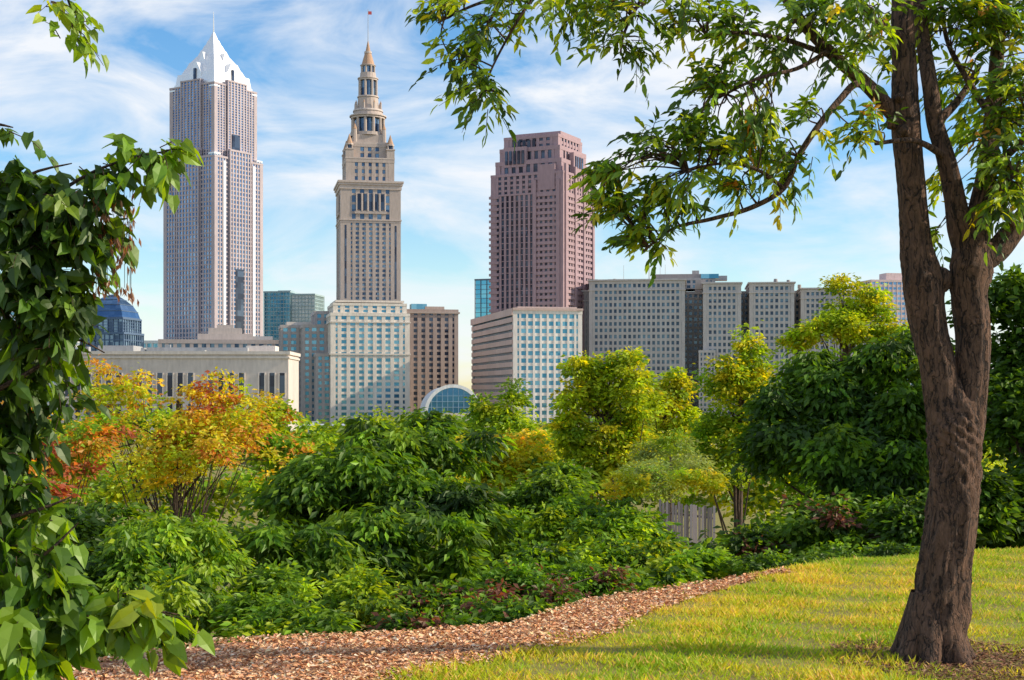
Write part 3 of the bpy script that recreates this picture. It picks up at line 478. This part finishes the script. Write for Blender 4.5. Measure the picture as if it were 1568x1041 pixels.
cl=[(690,20,36,18,20,-.3),(740,60,30,30,22,-.4),(745,150,20,34,24,-.4),(700,90,26,26,10,-.4),(800,20,45,20,18,-.4),(870,15,45,20,20,-.4),(955,25,45,30,34,-.5),(955,80,26,16,18,-.5),
(1060,35,40,26,24,-.5),(1130,60,40,36,36,-.5),(1100,140,36,24,32,-.6),(1150,190,32,24,32,-.6),(1080,190,26,18,14,-.6),(1190,100,36,40,20,-.4),(1240,35,45,30,26,-.4),
(1060,235,38,18,24,-.6),(1000,235,24,16,14,-.6),(945,275,26,20,28,-.6),(1110,258,34,16,20,-.6),(1030,290,38,18,28,-.6),(955,335,34,16,30,-.5),(1050,330,35,10,12,-.5),(990,378,24,16,26,-.5),(1150,300,32,14,14,-.5),(1210,250,28,28,22,-.5),(1250,190,22,28,12,-.5),(1195,300,14,16,5,-.5),
(1320,25,50,34,40,-.4),(1335,215,28,22,18,-.4),(1300,95,36,30,14,-.4),(1450,35,60,45,60,.2),(1540,45,55,60,95,.1),(1480,130,42,45,34,.3),(1550,170,30,50,70,-.2),(1548,270,30,36,56,-.3),(1400,50,45,50,30,.5),(1530,320,36,20,22,-.3),(1450,290,25,35,12,.5),(1440,370,16,20,8,.6),(1510,200,25,50,24,.3),(1650,150,60,160,70,0),(1400,-90,150,40,60,.2),(1150,-90,190,30,30,-.3),(1560,-80,120,50,50,.2),(900,-70,150,20,16,-.4)]
for (px,py,rx,ry,cnt,dd) in cl:
    c=S(px,py,D0+dd); a=rng.normal(0,.45,(cnt,3)); st=c+a*np.array([rx*q,max(rx,ry)*q*1.3,ry*q]); st[:,2]+=.06
    d2=((st[:,None,:]-skel[None])**2).sum(-1); ni=d2.argmin(1); near=skel[ni]
    Dd=nrm(nrm(st-near)*.8+rng.normal(0,.55,(cnt,3))*np.array([1,1,.6])+np.array([-.25,0,0]))
    spray(mb,st,Dd,rng.uniform(.12,.26,cnt),8,.084,.42,FG,1,.0028)
    for i in range(0,cnt,3):
        e=st[i]; s0=near[i]; L_=np.linalg.norm(e-s0)
        if L_<1.4: tube(mb,[s0,(s0+e)/2+np.array([0,0,.15*L_])+rng.normal(0,.03,3),e],[.006,.0045,.003],4,1,sub=3)
mb.make('foreground_ash_tree',[M_leafN,M_bark])
# ------------------------------------------------------------------ left vine tree
mb=MB(); DL=4.8; ql=DL/F
def lp(a,b_,d=0): return S(a,b_,DL+d)
tube(mb,[lp(-80,1500),lp(-70,1000),lp(-50,700),lp(-30,400),lp(-40,200),lp(-120,0)],[.1,.09,.07,.06,.05,.03],12,1,.05,sub=6)
VG=[(G_D,7),(G_M,3),(G_B,.5)]
br=[[(-10,420),(50,330),(120,275),(190,245),(262,230)],[(-10,450),(60,400),(130,390),(180,330)],[(-10,600),(60,560),(110,520),(160,540)],[(-20,800),(60,780),(110,760)],[(-30,1000),(60,930),(150,920),(240,935),(290,945)],[(-30,1000),(40,880),(90,830),(120,800)],[(-40,-150),(40,-80),(90,-30),(110,20),(108,60)],[(-40,200),(-10,190),(20,195)],[(-20,330),(40,270),(110,250)]]
for l in br: tube(mb,[lp(*a) for a in l],np.linspace(.010,.002,len(l)),6,1,sub=4)
for (px,py,rx,ry,cnt,dd,ll,pal) in [(15,300,46,36,50,0,.085,VG),(90,310,50,30,40,0,.08,VG),(40,380,60,50,90,0,.075,VG),(130,355,35,25,22,0,.07,VG),(50,460,55,60,90,0,.07,VG),(115,470,28,30,22,0,.06,VG),(25,560,45,50,66,.2,.07,VG),(5,650,35,50,50,.2,.07,VG),(90,600,25,40,12,.2,.06,VG),(215,238,34,8,11,0,.075,[(G_M,2),(G_B,2)]),(160,256,30,10,9,0,.075,VG),(250,230,18,5,6,0,.07,[(G_B,1)]),
   (-5,740,40,60,36,.1,.08,VG),(40,800,45,40,18,.1,.085,[(G_M,3),(G_B,2)]),(10,860,50,50,34,0,.10,[(G_M,3),(G_B,2)]),(80,900,45,35,18,0,.10,[(G_M,3),(G_B,3)]),(180,925,50,24,18,0,.095,[(G_B,4),(G_M,3)]),(50,960,60,40,36,0,.11,[(G_B,4),(G_M,3)]),(235,940,34,16,10,0,.095,[(G_B,4),(LIME,1)]),(20,1020,50,26,26,-.1,.115,[(G_B,4),(LIME,2)]),(95,15,18,22,9,0,.05,[(G_B,3),(LIME,1)]),(108,55,7,14,5,0,.05,[(G_B,3)]),(5,195,14,8,4,0,.07,[(G_M,1)]),(-130,400,100,300,50,0,.1,VG),(-120,850,100,180,36,0,.1,VG)]:
    st=lp(px,py,dd)+rng.normal(0,.5,(cnt,3))*np.array([rx*ql,max(rx,ry)*ql,ry*ql])
    Dd=nrm(rng.normal(0,.6,(cnt,3))+np.array([.4,-.2,0])); spray(mb,st,Dd,rng.uniform(.07,.16,cnt),5,ll,.62,pal,2,.002,.5,.7)
for k in range(60):
    a=rng.uniform(140,205); b_=rng.uniform(290,450); p=lp(a,b_,rng.uniform(-.1,.1)); n=4
    tube(mb,[p+[0,0,.08],p],[.0012,.001],3,1)
    leaves(mb,np.tile(p,(n,1))+rng.normal(0,.01,(n,3)),np.array([0,0,-1.])+rng.normal(0,.25,(n,3)),rng.normal(0,1,(n,3)),.035,.3,pick([((.2,.08,.06),1),((.3,.12,.08),1)],n),0,0)
mb.make('vine_draped_tree',[M_leafN,M_bark])
# ------------------------------------------------------------------ light
az=math.radians(91); el=math.radians(30)
sd=Vector((math.sin(az)*math.cos(el),math.cos(az)*math.cos(el),math.sin(el)))
sl=bpy.data.lights.new('sun','SUN'); sl.energy=5.0; sl.angle=math.radians(.5); sl.color=(1,.87,.67); so=bpy.data.objects.new('sun',sl); scn.collection.objects.link(so); so.rotation_euler=sd.to_track_quat('Z','Y').to_euler(); so.location=(50,30,60)
w=bpy.data.worlds.new('World'); scn.world=w; w.use_nodes=True; nt=w.node_tree; nt.nodes.clear(); L=nt.links.new
out=nd(nt,'ShaderNodeOutputWorld'); bg=nd(nt,'ShaderNodeBackground'); bg.inputs[1].default_value=.15
sk=nd(nt,'ShaderNodeTexSky',sky_type='NISHITA'); sk.sun_disc=False; sk.sun_elevation=el; sk.sun_rotation=az; sk.air_density=1; sk.dust_density=.3; sk.ozone_density=2.5
hs=nd(nt,'ShaderNodeHueSaturation'); hs.inputs['Saturation'].default_value=1.35; hs.inputs['Value'].default_value=1.2
tc=nd(nt,'ShaderNodeTexCoord'); mp=nd(nt,'ShaderNodeMapping'); mp.inputs['Scale'].default_value=(1,1,2.8); mp.inputs['Rotation'].default_value=(0,.25,0); mp.inputs['Location'].default_value=(.9,.4,.35)
n1=nd(nt,'ShaderNodeTexNoise'); n1.inputs['Scale'].default_value=6.0; n1.inputs['Detail'].default_value=10; n1.inputs['Roughness'].default_value=.57; n1.inputs['Distortion'].default_value=.5
L(tc.outputs['Generated'],mp.inputs[0]); L(mp.outputs[0],n1.inputs[0])
cr=nd(nt,'ShaderNodeValToRGB'); cr.color_ramp.elements[0].position=.41; cr.color_ramp.elements[1].position=.64; cr.color_ramp.elements[0].color=(.04,.04,.04,1); cr.color_ramp.elements[1].color=(.97,.97,.97,1); L(n1.outputs[0],cr.inputs[0])
mx=nd(nt,'ShaderNodeMix',data_type='RGBA'); mx.inputs[7].default_value=(6.2,6.4,6.7,1); L(cr.outputs[0],mx.inputs[0]); L(sk.outputs[0],hs.inputs['Color']); L(hs.outputs[0],mx.inputs[6]); L(mx.outputs[2],bg.inputs[0]); L(bg.outputs[0],out.inputs[0])
cam=bpy.data.cameras.new('camera'); cam.lens=50; cam.sensor_width=36; cam.clip_end=12000; cam.clip_start=.05; cam.shift_y=(HZ-520.5)/1568
co=bpy.data.objects.new('camera',cam); scn.collection.objects.link(co); co.location=(0,0,EYE); co.rotation_euler=(math.pi/2,0,0); scn.camera=co
scn.view_settings.view_transform='Standard'; scn.view_settings.look='None'; scn.view_settings.exposure=0
